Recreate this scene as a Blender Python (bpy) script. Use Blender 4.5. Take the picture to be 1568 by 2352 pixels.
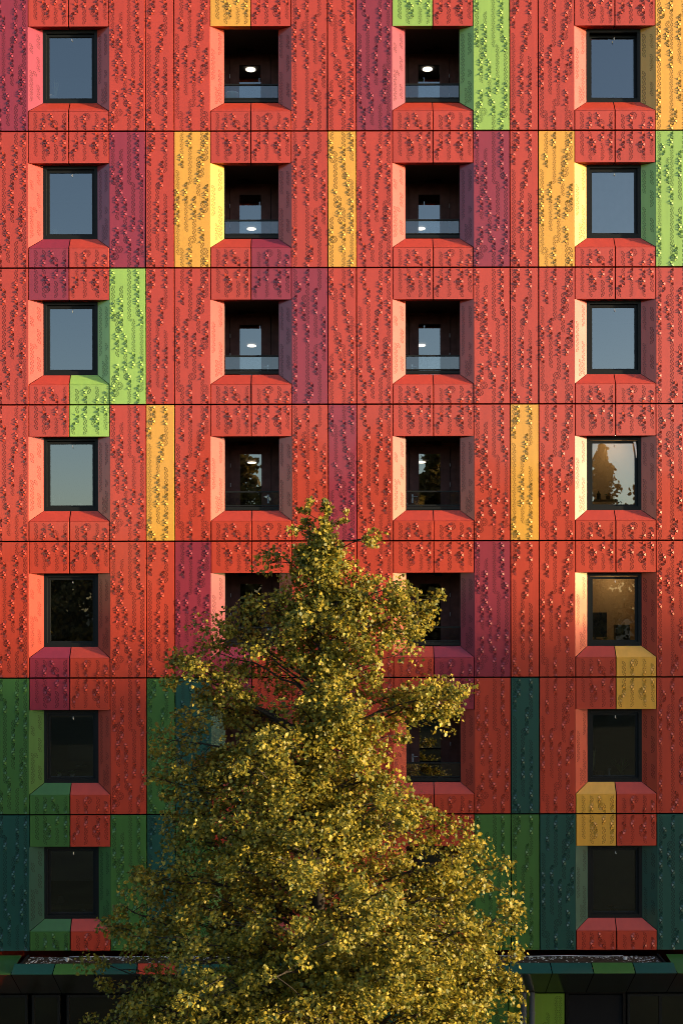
import bpy, math, random
import numpy as np
from mathutils import Vector, Matrix, Euler

# ------------------------------------------------------------------ basics
scene = bpy.context.scene
COL = scene.collection
K = 0.009548                      # metres per facade unit
EYE = 1370.0
def X(p): return (p - 784.0) * K
def Z(p): return (2600.0 - p) * K
EYE_Z = Z(EYE)
CAM_D = 27.0
rng = random.Random(7)

def clear_defaults():
    for o in list(bpy.data.objects): bpy.data.objects.remove(o)
clear_defaults()

class MB:
    """collects faces for ONE mesh object"""
    def __init__(self): self.v = []; self.f = []; self.m = []; self.smooth = []
    def face(self, pts, mat=0, smooth=False):
        n = len(self.v); self.v.extend([tuple(p) for p in pts])
        self.f.append(tuple(range(n, n + len(pts)))); self.m.append(mat); self.smooth.append(smooth)
    def box(self, x0, x1, y0, y1, z0, z1, mat=0, skip=''):
        if x0 > x1: x0, x1 = x1, x0
        if y0 > y1: y0, y1 = y1, y0
        if z0 > z1: z0, z1 = z1, z0
        if 'f' not in skip: self.face([(x0,y0,z0),(x1,y0,z0),(x1,y0,z1),(x0,y0,z1)], mat)
        if 'b' not in skip: self.face([(x1,y1,z0),(x0,y1,z0),(x0,y1,z1),(x1,y1,z1)], mat)
        if 'l' not in skip: self.face([(x0,y1,z0),(x0,y0,z0),(x0,y0,z1),(x0,y1,z1)], mat)
        if 'r' not in skip: self.face([(x1,y0,z0),(x1,y1,z0),(x1,y1,z1),(x1,y0,z1)], mat)
        if 't' not in skip: self.face([(x0,y0,z1),(x1,y0,z1),(x1,y1,z1),(x0,y1,z1)], mat)
        if 'd' not in skip: self.face([(x0,y1,z0),(x1,y1,z0),(x1,y0,z0),(x0,y0,z0)], mat)
    def tube(self, pts, radii, sides=6, mat=0, cap=True):
        pts = [Vector(p) for p in pts]; rings = []
        for i, p in enumerate(pts):
            d = (pts[min(i+1, len(pts)-1)] - pts[max(i-1, 0)])
            if d.length < 1e-9: d = Vector((0,0,1))
            d.normalize()
            a = d.cross(Vector((0,0,1)) if abs(d.z) < .9 else Vector((1,0,0))).normalized(); b = d.cross(a)
            n = len(self.v)
            for k in range(sides):
                t = 2*math.pi*k/sides
                self.v.append(tuple(p + (a*math.cos(t) + b*math.sin(t))*radii[i]))
            rings.append(n)
        for i in range(len(rings)-1):
            for k in range(sides):
                k2 = (k+1) % sides
                self.f.append((rings[i]+k, rings[i]+k2, rings[i+1]+k2, rings[i+1]+k)); self.m.append(mat); self.smooth.append(True)
        if cap:
            for r in (rings[0], rings[-1]):
                self.f.append(tuple(r+k for k in range(sides))); self.m.append(mat); self.smooth.append(False)
    def lathe(self, c, prof, sides=20, mat=0):
        """prof: (radius, z) list round a vertical axis at c"""
        rings = []
        for r, z in prof:
            n = len(self.v)
            for k in range(sides):
                t = 2*math.pi*k/sides
                self.v.append((c[0]+r*math.cos(t), c[1]+r*math.sin(t), c[2]+z))
            rings.append(n)
        for i in range(len(rings)-1):
            for k in range(sides):
                k2 = (k+1) % sides
                self.f.append((rings[i]+k, rings[i]+k2, rings[i+1]+k2, rings[i+1]+k)); self.m.append(mat); self.smooth.append(True)
        for r in (rings[0], rings[-1]):
            self.f.append(tuple(r+k for k in range(sides))); self.m.append(mat); self.smooth.append(False)
    def mesh(self, name, mats):
        me = bpy.data.meshes.new(name)
        me.from_pydata(self.v, [], self.f)
        for m in mats: me.materials.append(m)
        me.polygons.foreach_set('material_index', self.m)
        me.polygons.foreach_set('use_smooth', self.smooth)
        me.update()
        return me
    def build(self, name, mats, parent=None, loc=(0,0,0)):
        if not isinstance(mats, (list, tuple)): mats = [mats]
        return link(name, self.mesh(name, mats), parent, loc)

def link(name, data, parent=None, loc=(0,0,0)):
    o = bpy.data.objects.new(name, data); COL.objects.link(o)
    o.location = loc
    if parent is not None: o.parent = parent
    return o

def tag(o, label=None, cat=None, group=None, kind=None):
    if label: o['label'] = label
    if cat: o['category'] = cat
    if group: o['group'] = group
    if kind: o['kind'] = kind
    return o

def copy_tree(o, parent=None):
    c = o.copy(); COL.objects.link(c); c.parent = parent
    for ch in list(o.children): copy_tree(ch, c)
    return c

# ------------------------------------------------------------------ materials
def new_mat(name):
    m = bpy.data.materials.new(name); m.use_nodes = True
    nt = m.node_tree; b = nt.nodes['Principled BSDF']
    return m, nt, b

def simple(name, col, rough=.5, spec=.5, metal=0.0, noise=0.0, scale=8.0):
    m, nt, b = new_mat(name)
    b.inputs['Base Color'].default_value = (*col, 1)
    b.inputs['Roughness'].default_value = rough
    b.inputs['Specular IOR Level'].default_value = spec
    b.inputs['Metallic'].default_value = metal
    if noise:
        tc = nt.nodes.new('ShaderNodeTexCoord'); n = nt.nodes.new('ShaderNodeTexNoise')
        n.inputs['Scale'].default_value = scale; n.inputs['Detail'].default_value = 5
        mr = nt.nodes.new('ShaderNodeMapRange')
        mr.inputs['From Min'].default_value = .3; mr.inputs['From Max'].default_value = .7
        mr.inputs['To Min'].default_value = 1 - noise; mr.inputs['To Max'].default_value = 1 + noise
        mx = nt.nodes.new('ShaderNodeVectorMath'); mx.operation = 'SCALE'
        mx.inputs[0].default_value = col
        nt.links.new(tc.outputs['Object'], n.inputs['Vector'])
        nt.links.new(n.outputs['Fac'], mr.inputs['Value'])
        nt.links.new(mr.outputs['Result'], mx.inputs['Scale'])
        nt.links.new(mx.outputs['Vector'], b.inputs['Base Color'])
    return m

def paint(name, col, rough=.60):
    """powder coated sheet: slight per panel tone, faint dust, faint oil-canning"""
    m, nt, b = new_mat(name)
    L = nt.links.new
    tc = nt.nodes.new('ShaderNodeTexCoord'); oi = nt.nodes.new('ShaderNodeObjectInfo')
    n = nt.nodes.new('ShaderNodeTexNoise'); n.inputs['Scale'].default_value = 2.3; n.inputs['Detail'].default_value = 6
    add = nt.nodes.new('ShaderNodeVectorMath'); add.operation = 'ADD'
    L(tc.outputs['Object'], add.inputs[0]); L(oi.outputs['Location'], add.inputs[1])
    L(add.outputs[0], n.inputs['Vector'])
    m1 = nt.nodes.new('ShaderNodeMapRange'); m1.inputs['To Min'].default_value = .93; m1.inputs['To Max'].default_value = 1.07
    L(n.outputs['Fac'], m1.inputs['Value'])
    m2 = nt.nodes.new('ShaderNodeMapRange'); m2.inputs['To Min'].default_value = .94; m2.inputs['To Max'].default_value = 1.05
    L(oi.outputs['Random'], m2.inputs['Value'])
    mu = nt.nodes.new('ShaderNodeMath'); mu.operation = 'MULTIPLY'
    L(m1.outputs['Result'], mu.inputs[0]); L(m2.outputs['Result'], mu.inputs[1])
    mp = nt.nodes.new('ShaderNodeMapping'); mp.inputs['Scale'].default_value = (9.0, 9.0, .5); L(add.outputs[0], mp.inputs['Vector'])
    n3 = nt.nodes.new('ShaderNodeTexNoise'); n3.inputs['Scale'].default_value = 1.0; n3.inputs['Detail'].default_value = 4
    L(mp.outputs[0], n3.inputs['Vector'])
    m4 = nt.nodes.new('ShaderNodeMapRange'); m4.inputs['From Min'].default_value = .3; m4.inputs['From Max'].default_value = .7
    m4.inputs['To Min'].default_value = .94; m4.inputs['To Max'].default_value = 1.06; L(n3.outputs['Fac'], m4.inputs['Value'])
    mu2 = nt.nodes.new('ShaderNodeMath'); mu2.operation = 'MULTIPLY'; L(mu.outputs[0], mu2.inputs[0]); L(m4.outputs['Result'], mu2.inputs[1]); mu = mu2
    sc = nt.nodes.new('ShaderNodeVectorMath'); sc.operation = 'SCALE'; sc.inputs[0].default_value = col
    L(mu.outputs[0], sc.inputs['Scale']); L(sc.outputs[0], b.inputs['Base Color'])
    m3 = nt.nodes.new('ShaderNodeMapRange'); m3.inputs['To Min'].default_value = rough - .05; m3.inputs['To Max'].default_value = rough + .05
    L(n.outputs['Fac'], m3.inputs['Value']); L(m3.outputs['Result'], b.inputs['Roughness'])
    n2 = nt.nodes.new('ShaderNodeTexNoise'); n2.inputs['Scale'].default_value = 1.1; n2.inputs['Detail'].default_value = 1
    L(add.outputs[0], n2.inputs['Vector'])
    bp = nt.nodes.new('ShaderNodeBump'); bp.inputs['Strength'].default_value = .25; bp.inputs['Distance'].default_value = .02
    L(n2.outputs['Fac'], bp.inputs['Height']); L(bp.outputs['Normal'], b.inputs['Normal'])
    b.inputs['Specular IOR Level'].default_value = .42
    b.inputs['Coat Weight'].default_value = 1.0; b.inputs['Coat Roughness'].default_value = .09; b.inputs['Coat IOR'].default_value = 1.42
    L(bp.outputs['Normal'], b.inputs['Coat Normal'])
    return m

def glass(name, tint=(.93,.95,.94), ior=3.25, rough=0.0):
    m = bpy.data.materials.new(name); m.use_nodes = True
    nt = m.node_tree; nt.nodes.clear(); L = nt.links.new
    out = nt.nodes.new('ShaderNodeOutputMaterial'); mix = nt.nodes.new('ShaderNodeMixShader')
    tr = nt.nodes.new('ShaderNodeBsdfTransparent'); tr.inputs['Color'].default_value = (*tint, 1)
    gl = nt.nodes.new('ShaderNodeBsdfGlossy'); gl.inputs['Roughness'].default_value = rough
    fr = nt.nodes.new('ShaderNodeFresnel'); fr.inputs['IOR'].default_value = ior
    L(fr.outputs[0], mix.inputs[0]); L(tr.outputs[0], mix.inputs[1]); L(gl.outputs[0], mix.inputs[2])
    L(mix.outputs[0], out.inputs['Surface'])
    return m

def emit(name, col, s):
    m = bpy.data.materials.new(name); m.use_nodes = True
    nt = m.node_tree; nt.nodes.clear()
    out = nt.nodes.new('ShaderNodeOutputMaterial'); e = nt.nodes.new('ShaderNodeEmission')
    e.inputs['Color'].default_value = (*col, 1); e.inputs['Strength'].default_value = s
    nt.links.new(e.outputs[0], out.inputs['Surface'])
    return m

PAINT = {
    'R': paint('red_coating',    (.425, .036, .013)),
    'P': paint('plum_coating',   (.235, .014, .034)),
    'Y': paint('ochre_coating',  (.66, .33, .036)),
    'G': paint('lime_coating',   (.27, .46, .085)),
    'D': paint('forest_coating', (.034, .122, .020)),
    'T': paint('petrol_coating', (.0015, .056, .043)),
}
M_HOLE  = simple('cut_edge_black', (.008,.006,.006), .8, .2)
M_BACK  = simple('dark_membrane', (.007,.007,.008), .9, .1)
M_FRAME = simple('anthracite_metal', (.010,.0115,.012), .5, .15)
M_WIN   = glass('window_glass')
M_RAILG = glass('balustrade_glass', (.78,.82,.82), 2.4)
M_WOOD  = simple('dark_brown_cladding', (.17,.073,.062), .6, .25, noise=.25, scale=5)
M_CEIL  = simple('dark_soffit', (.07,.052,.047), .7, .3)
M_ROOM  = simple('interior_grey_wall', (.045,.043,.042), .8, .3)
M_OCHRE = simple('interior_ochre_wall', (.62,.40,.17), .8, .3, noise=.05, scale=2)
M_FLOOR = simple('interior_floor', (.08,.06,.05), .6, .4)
M_STEEL = simple('brushed_steel', (.80,.81,.82), .4, .5, .15)
M_WHITE = simple('white_ceramic', (.78,.78,.75), .35, .5)
M_CONC = simple('pale_concrete', (.42,.42,.40), .8, .2)
M_ADDED_LAMP = emit('added_lamp_glow', (1,.76,.52), 2.4)
M_LAMP  = emit('lamp_glow', (1,.84,.66), .9)

# ------------------------------------------------------------------ tab pattern
CW, PITCH = .0894, .0517
SIDE = PITCH * 2
SHR = .70
ANG = {'o':60,'c':0,'u':-60,'d':-120,'e':180,'k':120}
BEND = math.radians(22)
def tab(mb, O, U, V, N, u, v, left, code):
    """one cut triangle. U right, V down, N out; 'left' = flat side at the left, pointing right"""
    s = 1 if left else -1
    loc = [(-s*CW/3*1.0, -SIDE/2), (-s*CW/3*1.0, SIDE/2), (s*CW*2/3, 0)]
    cu = u + (-s*CW/2 + s*CW/3)
    def P(a, h=0.0): return O + U*(cu + a[0]) + V*(v + a[1]) + N*h
    # rounded off corners: cut each corner a little
    def rounded(sc):
        t = [(a*sc, b*sc) for a, b in loc]; out = []
        for i in range(3):
            p0, p, p1 = t[i-1], t[i], t[(i+1)%3]
            out.append((p[0]+(p0[0]-p[0])*.14, p[1]+(p0[1]-p[1])*.14))
            out.append((p[0]+(p1[0]-p[0])*.14, p[1]+(p1[1]-p[1])*.14))
        return out
    if code == 'f':
        a = rounded(SHR); b = rounded(SHR*.75)
        for i in range(6):
            if i == {0:1}.get(0) and False: continue
            j = (i+1) % 6
            mb.face([P(a[i],.0015), P(a[j],.0015), P(b[j],.0015), P(b[i],.0015)], 1)
        return
    mb.face([P(a,.0015) for a in rounded(SHR*1.12)], 1)
    th = math.radians(ANG[code]); hd = (math.cos(th), -math.sin(th))       # towards the hinge (v is down)
    t = rounded(SHR*.96)
    hin = max(a[0]*hd[0]+a[1]*hd[1] for a in t)
    bend = BEND * rng.uniform(.88, 1.12)
    pts = []
    for a in t:
        d = hin - (a[0]*hd[0]+a[1]*hd[1])          # distance from hinge
        sh = d*(1-math.cos(bend))
        pts.append(P((a[0]+hd[0]*sh, a[1]+hd[1]*sh), .0035 + d*math.sin(bend)))
    mb.face(pts, 0)

def runs(mb, O, U, V, N, u0, v0, spec, left_even):
    """spec: list of (column, start index, code string)"""
    for c, st, s in spec:
        s = s.replace(' ', '')
        for i, ch in enumerate(s):
            k = st + i
            if ch == '.': continue
            left = ((k + c) % 2 == 0) == left_even
            tab(mb, O, U, V, N, u0 + c*CW, v0 + k*PITCH, left, ch)

F = 'f'
PAT = {
 'A1': [(0,0,'ocudeko'+F*7+'ekocudek'), (2,7,F*5+'ocudekocudekocf'), (1,18,F*8+'kocudekofff'), (1,40,'cudekocu'+F*6),
        (0,45,'ffffcudekocu'), (2,48,'fff'), (3,27,'ocudekocufffekocffff'), (4,0,F*22), (4,44,'ocudeko'+F*6),
        (5,21,F*14+'udekocu'), (6,0,'ocudekocudekocudffff'), (6,49,'dekocude'), (7,17,'ocudeko'+F*13+'ekocudekocuffff')],
 'B1': [(0,0,'fffffdekfcudek'), (0,16,F*31+'dekocudekf'), (1,0,'cudekocu'), (1,53,'ocud'), (3,12,'dekocudekocu'),
        (4,0,'ocudekoc'+F*9), (4,26,F*7+'dekfdekocfffdekocudekocu'), (2,21,F*8+'cudekocudekocu'+F*7)],
 'C1': [(1,0,F*9+'ocudek'), (3,0,'dekocud'+F*15), (6,0,F*7+'cudekocuffff'), (7,0,'dekocu'+F*6), (7,22,'dekocudekfff'),
        (7,49,'ffffocud'), (5,10,F*6+'dekocu'+F*5), (0,16,F*8+'ocudekocudekocud'+F*12), (1,49,F*8), (2,21,'dekocudek'+F*12),
        (4,27,'dekocudeko'+F*10), (6,29,'dffekocu'), (6,40,'ocudeko'+F*10), (3,44,F*5+'ekocudek')],
 'A2': [(0,0,F*11+'dekocudekocudekoc'+F*12+'udekocudekocu'+F*4), (1,5,'ocude'), (2,11,'fffekocudek'),
        (3,0,'dekocud'+F*16+'ocudekoc'+F*21+'dekoc'), (4,48,'udekocu'), (5,8,'dekocudekoc'+F*10), (5,32,'fffudekocudek'),
        (6,0,F*9), (6,40,F*17), (7,16,'fffocudekocudfkocudffff')],
 'B2': [(0,0,'fffocudekocff'), (0,36,'ffffkocudeko'+F*9), (1,8,F*16+'oc'+F*6), (1,44,'fff'), (2,27,'ffodekocufff'),
        (3,0,F*6+'udekocudekffff'), (3,32,F*6+'udekocudffocu'+F*6), (4,17,'ocufocfdek'), (5,0,'ocudekocffff'),
        (5,20,F*8+'ocudekocudekocu'+F*9+'ekocu')],
 'C2': [(1,0,'dekocudff'), (2,8,'udekocu'+F*18+'kocudekffff'), (0,16,F*7+'cudekocude'+F*8+'kocudff'), (1,47,'udekocudek'),
        (3,41,'ocudekocu'+F*5), (4,17,'ffffdekocudekocudffff'), (5,0,F*5+'ocudefocudekocu'), (5,46,F*11),
        (6,29,F*6+'dekfkocudek'), (7,0,'dekocu'+F*7+'ocudekocudek'+F*6+'ocufocu'+F*12+'kocudek')],
 'LL': [(0,0,F*10), (2,0,'ffudekffffff'), (3,3,'ocudekf'), (5,0,'kocu.fffffff'), (7,0,'dekocudekfff')],
 'LR': [(1,0,'fffudeko'), (0,7,'dekff'), (3,0,'dekocfffffff'), (6,0,'udekocudekff'), (5,4,'dekff'), (8,0,'ocudffffff')],
 'SL': [(0,0,F*7), (2,0,'ffekocu'), (4,0,'ocudek'), (5,3,'ffud'), (7,0,'ffffdek')],
 'SR': [(1,1,F*6), (3,0,'kocudek'), (4,0,'fff'), (6,0,'fffffcu'), (8,2,'ekocu')],
}
# which parity puts the flat side at the left: column 0, index 0
EVEN = {'A1':1,'B1':1,'C1':1,'A2':1,'B2':0,'C2':1,'LL':1,'LR':1,'SL':1,'SR':1}
# outline-only strands on the splayed reveals: (fraction across, first, last) in units below the row top
REV = {
 'RR1': [(.27,88,140),(.27,172,193),(.27,199,249),(.52,213,256),(.77,86,202)],
 'RR2': [(.27,91,128),(.27,137,175),(.27,201,238),(.78,87,146),(.78,173,256)],
 'RL1': [(.71,87,122),(.71,139,176),(.71,203,239),(.24,111,137),(.24,173,247),(.48,173,189)],
 'RL2': [(.23,124,199),(.73,85,139),(.73,169,248),(.48,211,252)],
}

BAYW, WA, WB, WC = 186.0, 83.5, 65.5, 83.2
MOD = 418.2
BX0 = 66.5
T0 = 299.5 - 314.3
DT = 314.3
ROWT = [T0 + DT*i for i in range(7)]
LB, SF, SBK = 73.5, 268.0, 243.5       # lintel bottom, sill front edge, sill back edge below the row top
RD = .160                               # reveal depth
SPL = 30.0                              # splay of the reveal
GX, GZ = 1.1, 1.5                       # half joints

def sheet(mb, x0, x1, z0, z1, dep=.045, c=.004):
    """folded cassette: front, chamfered rim, returns"""
    a = [(x0+c,0,z0+c),(x1-c,0,z0+c),(x1-c,0,z1-c),(x0+c,0,z1-c)]
    e = .012
    b = [(x0,e,z0),(x1,e,z0),(x1,e,z1),(x0,e,z1)]
    d = [(x0,dep,z0),(x1,dep,z0),(x1,dep,z1),(x0,dep,z1)]
    mb.face(a, 0)
    for i in range(4):
        j = (i+1) % 4
        mb.face([a[i], b[i], b[j], a[j]], 0); mb.face([b[i], d[i], d[j], b[j]], 0)

UX, VD, NY = Vector((1,0,0)), Vector((0,0,-1)), Vector((0,-1,0))
def reveal(mb, xo, xi, key):
    """splayed side of a window opening, local z measured down from the row top"""
    g = .004
    o = Vector((xo, .002, 0)); i = Vector((xi, RD, 0))
    zt, zf, zb = -LB*K - g, -SF*K + g, -SBK*K + g
    mb.face([(o.x,o.y,zf),(i.x,i.y,zb),(i.x,i.y,zt),(o.x,o.y,zt)], 0)
    U = (i - o); w = U.length; U = U/w
    N = U.cross(Vector((0,0,1))); 
    if N.y > 0: N = -N
    flip = U.x < 0
    for fr, a, b in REV[key]:
        n = int((b - a)*K/PITCH); 
        for k in range(n):
            tab(mb, o, U, VD, N, fr*w, (a*K) + (k+.5)*PITCH, (k % 2 == 0) != flip, 'f')

def full_panel(kind, width, rl=None, rr=None):
    mb = MB()
    x0, x1 = GX*K, (width-GX)*K
    if rl: x0 = 0.004
    if rr: x1 = width*K - .004
    sheet(mb, x0, x1, -DT*K + GZ*K, -GZ*K)
    runs(mb, Vector((0,0,0)), UX, VD, NY, 8.6*K, 6.3*K, PAT[kind], bool(EVEN[kind]))
    if rl: reveal(mb, 0.004, -SPL*K, rl)
    if rr: reveal(mb, width*K - .004, (width+SPL)*K, rr)
    return mb.mesh('cladding_panel', [PAINT['R'], M_HOLE])

def half_panel(kind, side):
    mb = MB(); hw = BAYW/2
    x0, x1 = GX*K, (hw-GX)*K
    if kind == 'L':
        sheet(mb, x0, x1, -LB*K, -GZ*K)
        # folded underside running back to the window head
        xa, xb = (x0 + SPL*K if side == 'L' else x0), (x1 - SPL*K if side == 'R' else x1)
        z = -LB*K + .001
        mb.face([(x0,.03,z),(x1,.03,z),(xb,RD,z),(xa,RD,z)], 0)
        runs(mb, Vector((0,0,0)), UX, VD, NY, (17.4 if side == 'L' else 8.8)*K, 5.8*K, PAT['LL' if side == 'L' else 'LR'], True)
    else:
        c = .004
        zf, zb, ze = -SF*K, -SBK*K, -DT*K + GZ*K
        sheet(mb, x0, x1, ze, zf - c, c=.006)
        xa, xb = (x0 + SPL*K if side == 'L' else x0), (x1 - SPL*K if side == 'R' else x1)
        mb.face([(x0,.004,zf-c*.5),(x1,.004,zf-c*.5),(xb,RD,zb),(xa,RD,zb)], 0)
        runs(mb, Vector((0,0,0)), UX, VD, NY, (17.4 if side == 'L' else 8.8)*K, (SF+7.7)*K, PAT['SL' if side == 'L' else 'SR'], True)
    return mb.mesh('spandrel_panel', [PAINT['R'], M_HOLE])

# ------------------------------------------------------------------ the building
B = link('apartment_building', None)
tag(B, 'apartment block clad in red, plum, ochre, lime and dark green perforated metal panels', 'building')
B.empty_display_size = 1

COLOURS = [  # C0, then for each bay: lintel L R, sill L R, then A B C ; '.' between
 ('P', ['RRRR','YRRR','GRRR','RRRR'], ['RRR','RRP','GRR','Y']),
 ('R', ['RRPR','RRRP','RRRR','RRRR'], ['PRY','RYR','PRY','G']),
 ('R', ['PRRG','RPRR','RRRR','RRRR'], ['GRR','PRR','RRR','R']),
 ('R', ['RGRR','RRRR','RRRR','RRRR'], ['RYR','RPR','RYR','R']),
 ('R', ['RRPR','RRPR','RRRP','RRRY'], ['RRP','RRR','PRR','R']),
 ('D', ['PRDR','PRRR','RPRR','RYYR'], ['RDT','RPR','RTR','R']),
 ('T', ['DRDR','RRDR','RRRR','YRRR'], ['DTD','RRR','DDT','T']),
]
meshes = {}
for par in (1, 2):
    meshes['A', par] = full_panel('A%d' % par, WA, rl='RR%d' % par)
    meshes['B', par] = full_panel('B%d' % par, WB)
    # the panel left of bay n carries that bay's left reveal
    meshes['C', par] = full_panel('C%d' % par, WC, rr='RL%d' % (3 - par))
for k in 'LS':
    for s in 'LR': meshes[k, s] = half_panel(k, s)

def put(mesh, name, px, py, colour):
    o = link(name, mesh, B, (X(px), 0, Z(py)))
    o.rotation_euler = (math.radians(rng.uniform(-.14,.14)), 0, math.radians(rng.uniform(-.14,.14)))
    o.material_slots[0].link = 'OBJECT'; o.material_slots[0].material = PAINT[colour]
    if colour != 'R': o['label'] = {'P':'plum','Y':'ochre','G':'lime','D':'forest green','T':'dark petrol'}[colour] + ' perforated panel'
    return o

for r, (c0, bays, cols) in enumerate(COLOURS):
    T = ROWT[r]
    put(meshes['C', 2], 'cladding_panel', BX0 - WC, T, c0)
    for b in range(4):
        xb = BX0 + MOD*b; par = 1 if b % 2 == 0 else 2
        s = bays[b]
        put(meshes['L','L'], 'lintel_panel', xb, T, s[0]); put(meshes['L','R'], 'lintel_panel', xb + BAYW/2, T, s[1])
        put(meshes['S','L'], 'sill_panel', xb, T, s[2]);   put(meshes['S','R'], 'sill_panel', xb + BAYW/2, T, s[3])
        for ch, kd, off in zip(cols[b], 'ABC', (BAYW, BAYW+WA, BAYW+WA+WB)):
            put(meshes[kd, par], 'cladding_panel', xb + off, T, ch)

# dark membrane wall behind the cassettes, with the window openings left free
mb = MB(); YB = .19
ytop, ybot = T0, ROWT[-1] + DT
edges = []
for b in range(4):
    xb = BX0 + MOD*b
    edges.append((xb + SPL, xb + BAYW - SPL))
xs = [-30.0] + [e for ed in edges for e in ed] + [1610.0]
for i in range(0, len(xs), 2):
    mb.face([(X(xs[i]),YB,Z(ybot)),(X(xs[i+1]),YB,Z(ybot)),(X(xs[i+1]),YB,Z(ytop)),(X(xs[i]),YB,Z(ytop))])
for a, c in edges:
    for T in ROWT:
        mb.face([(X(a),YB,Z(T+LB-3)),(X(c),YB,Z(T+LB-3)),(X(c),YB,Z(T)),(X(a),YB,Z(T))])
        mb.face([(X(a),YB,Z(T+DT)),(X(c),YB,Z(T+DT)),(X(c),YB,Z(T+SBK+2)),(X(a),YB,Z(T+SBK+2))])
mb.build('backing_wall', M_BACK, B)
# the rest of the block, beyond the picture on both sides and above
mb = MB()
for a, c in ((-620.0, BX0 - WC - 1), (BX0 + MOD*3 + BAYW + WA + 1, 2190.0)):
    mb.box(X(a), X(c), .0, 9.0, 0, Z(-330))
mb.box(X(BX0-WC-1), X(BX0+MOD*3+BAYW+WA+1), 0, 9.0, Z(T0-1.5), Z(-330))
mb.box(X(BX0-WC-1), X(BX0+MOD*3+BAYW+WA+1), 8.2, 9.0, 0, Z(T0-1.5))
mb.build('outer_wall', PAINT['R'], B)

# ---- windows (bays 1 and 4) and loggias (bays 2 and 3)
def ring(mb, x0, x1, z0, z1, w, wb, y0, y1, mat=0, wt=None):
    wt = wt or w
    mb.box(x0, x0+w, y0, y1, z0, z1, mat); mb.box(x1-w, x1, y0, y1, z0, z1, mat)
    mb.box(x0+w, x1-w, y0, y1, z0, z0+wb, mat); mb.box(x0+w, x1-w, y0, y1, z1-wt, z1, mat)

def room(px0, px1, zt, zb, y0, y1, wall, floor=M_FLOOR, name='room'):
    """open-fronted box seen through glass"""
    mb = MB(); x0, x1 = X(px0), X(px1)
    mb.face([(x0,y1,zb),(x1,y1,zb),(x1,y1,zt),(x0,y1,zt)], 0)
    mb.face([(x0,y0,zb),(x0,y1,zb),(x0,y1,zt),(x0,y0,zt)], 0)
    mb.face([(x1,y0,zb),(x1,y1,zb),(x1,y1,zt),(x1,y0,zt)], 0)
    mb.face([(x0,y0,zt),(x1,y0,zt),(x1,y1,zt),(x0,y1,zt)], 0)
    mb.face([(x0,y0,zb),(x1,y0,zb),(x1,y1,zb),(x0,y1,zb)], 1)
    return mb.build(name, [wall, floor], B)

GLASS_B, GLASS_T = 229.7, 87.0
sill_z = {}; LIFT = {}
for b in (0, 3):
    xb = BX0 + MOD*b; xa, xc = xb + SPL, xb + BAYW - SPL
    for r, T in enumerate(ROWT):
        x0, x1 = X(xa) - .015, X(xc) + .015
        zb, zt = Z(T + SBK + 1.2), Z(T + LB - 2)
        mb = MB(); ring(mb, x0, x1, zb, zt, 7.6*K + .015, 10.4*K, RD + .004, RD + .085, 0, 9.8*K)
        w = mb.build('window', M_FRAME, B)
        # sash, set back
        mb = MB()
        sx0, sx1, sz0, sz1 = x0 + 7.6*K + .012, x1 - 7.6*K - .012, zb + 10.4*K - .004, zt - 9.8*K - .012
        ring(mb, sx0, sx1, sz0, sz1, 6.6*K, 4.8*K, RD + .045, RD + .105, 0, 6.0*K)
        sash = mb.build('sash', M_FRAME, w)
        mb = MB()
        gx0, gx1, gz0, gz1 = sx0 + 6.4*K, sx1 - 6.4*K, sz0 + 4.6*K, sz1 - 5.8*K
        yg = RD + .068
        mb.face([(gx0,yg,gz0),(gx1,yg,gz0),(gx1,yg,gz1),(gx0,yg,gz1)])
        pane = mb.build('pane', M_WIN, w)
        mb = MB()
        cx = (gx0+gx1)/2 + .03
        mb.tube([(cx, yg-.004, gz1-.02), (cx-.004, yg-.018, gz1-.06), (cx+.012, yg-.012, gz1-.085)], [.007,.009,.006], 6)
        mb.build('catch', M_STEEL, w)
        sill_z[b, r] = (gx0, gx1, gz0, gz1)
        if b == 3 and r == 0:                    # this sash stands ajar
            for o in (sash, pane):
                piv = Vector(((gx0+gx1)/2, RD + .08, sz0))
                R = Matrix.Translation(piv) @ Matrix.Rotation(math.radians(-2.6), 4, 'X') @ Matrix.Rotation(math.radians(.5), 4, 'Y') @ Matrix.Translation(-piv)
                o.matrix_local = R @ Matrix.Translation((0, .02, 0))
        wall = M_OCHRE if (b == 3 and r in (3, 4)) else M_ROOM
        dep = 1.5 if (b == 3 and r in (3, 4)) else 3.2
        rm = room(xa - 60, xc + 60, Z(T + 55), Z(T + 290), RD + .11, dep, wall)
        if wall is M_OCHRE:
            mb = MB(); mb.lathe(((x0+x1)/2+.25, 1.0, Z(T+55)-.001), [(.05,0),(.24,-.012),(.242,-.04),(.2,-.06),(.0,-.065)], 20)
            mb.build('ceiling_lamp', M_ADDED_LAMP, rm)  # unseen lamp added to brighten the ochre room
        # inner window board
        lift = max(0, (EYE - (T+GLASS_B))*K/CAM_D*.11); LIFT[r] = lift
        mb = MB(); mb.box(x0 - .05, x1 + .05, RD + .112, RD + .36, gz0 - .05, gz0 - .012 + lift)
        mb.build('window_board', M_WHITE if False else M_ROOM, B)

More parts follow.
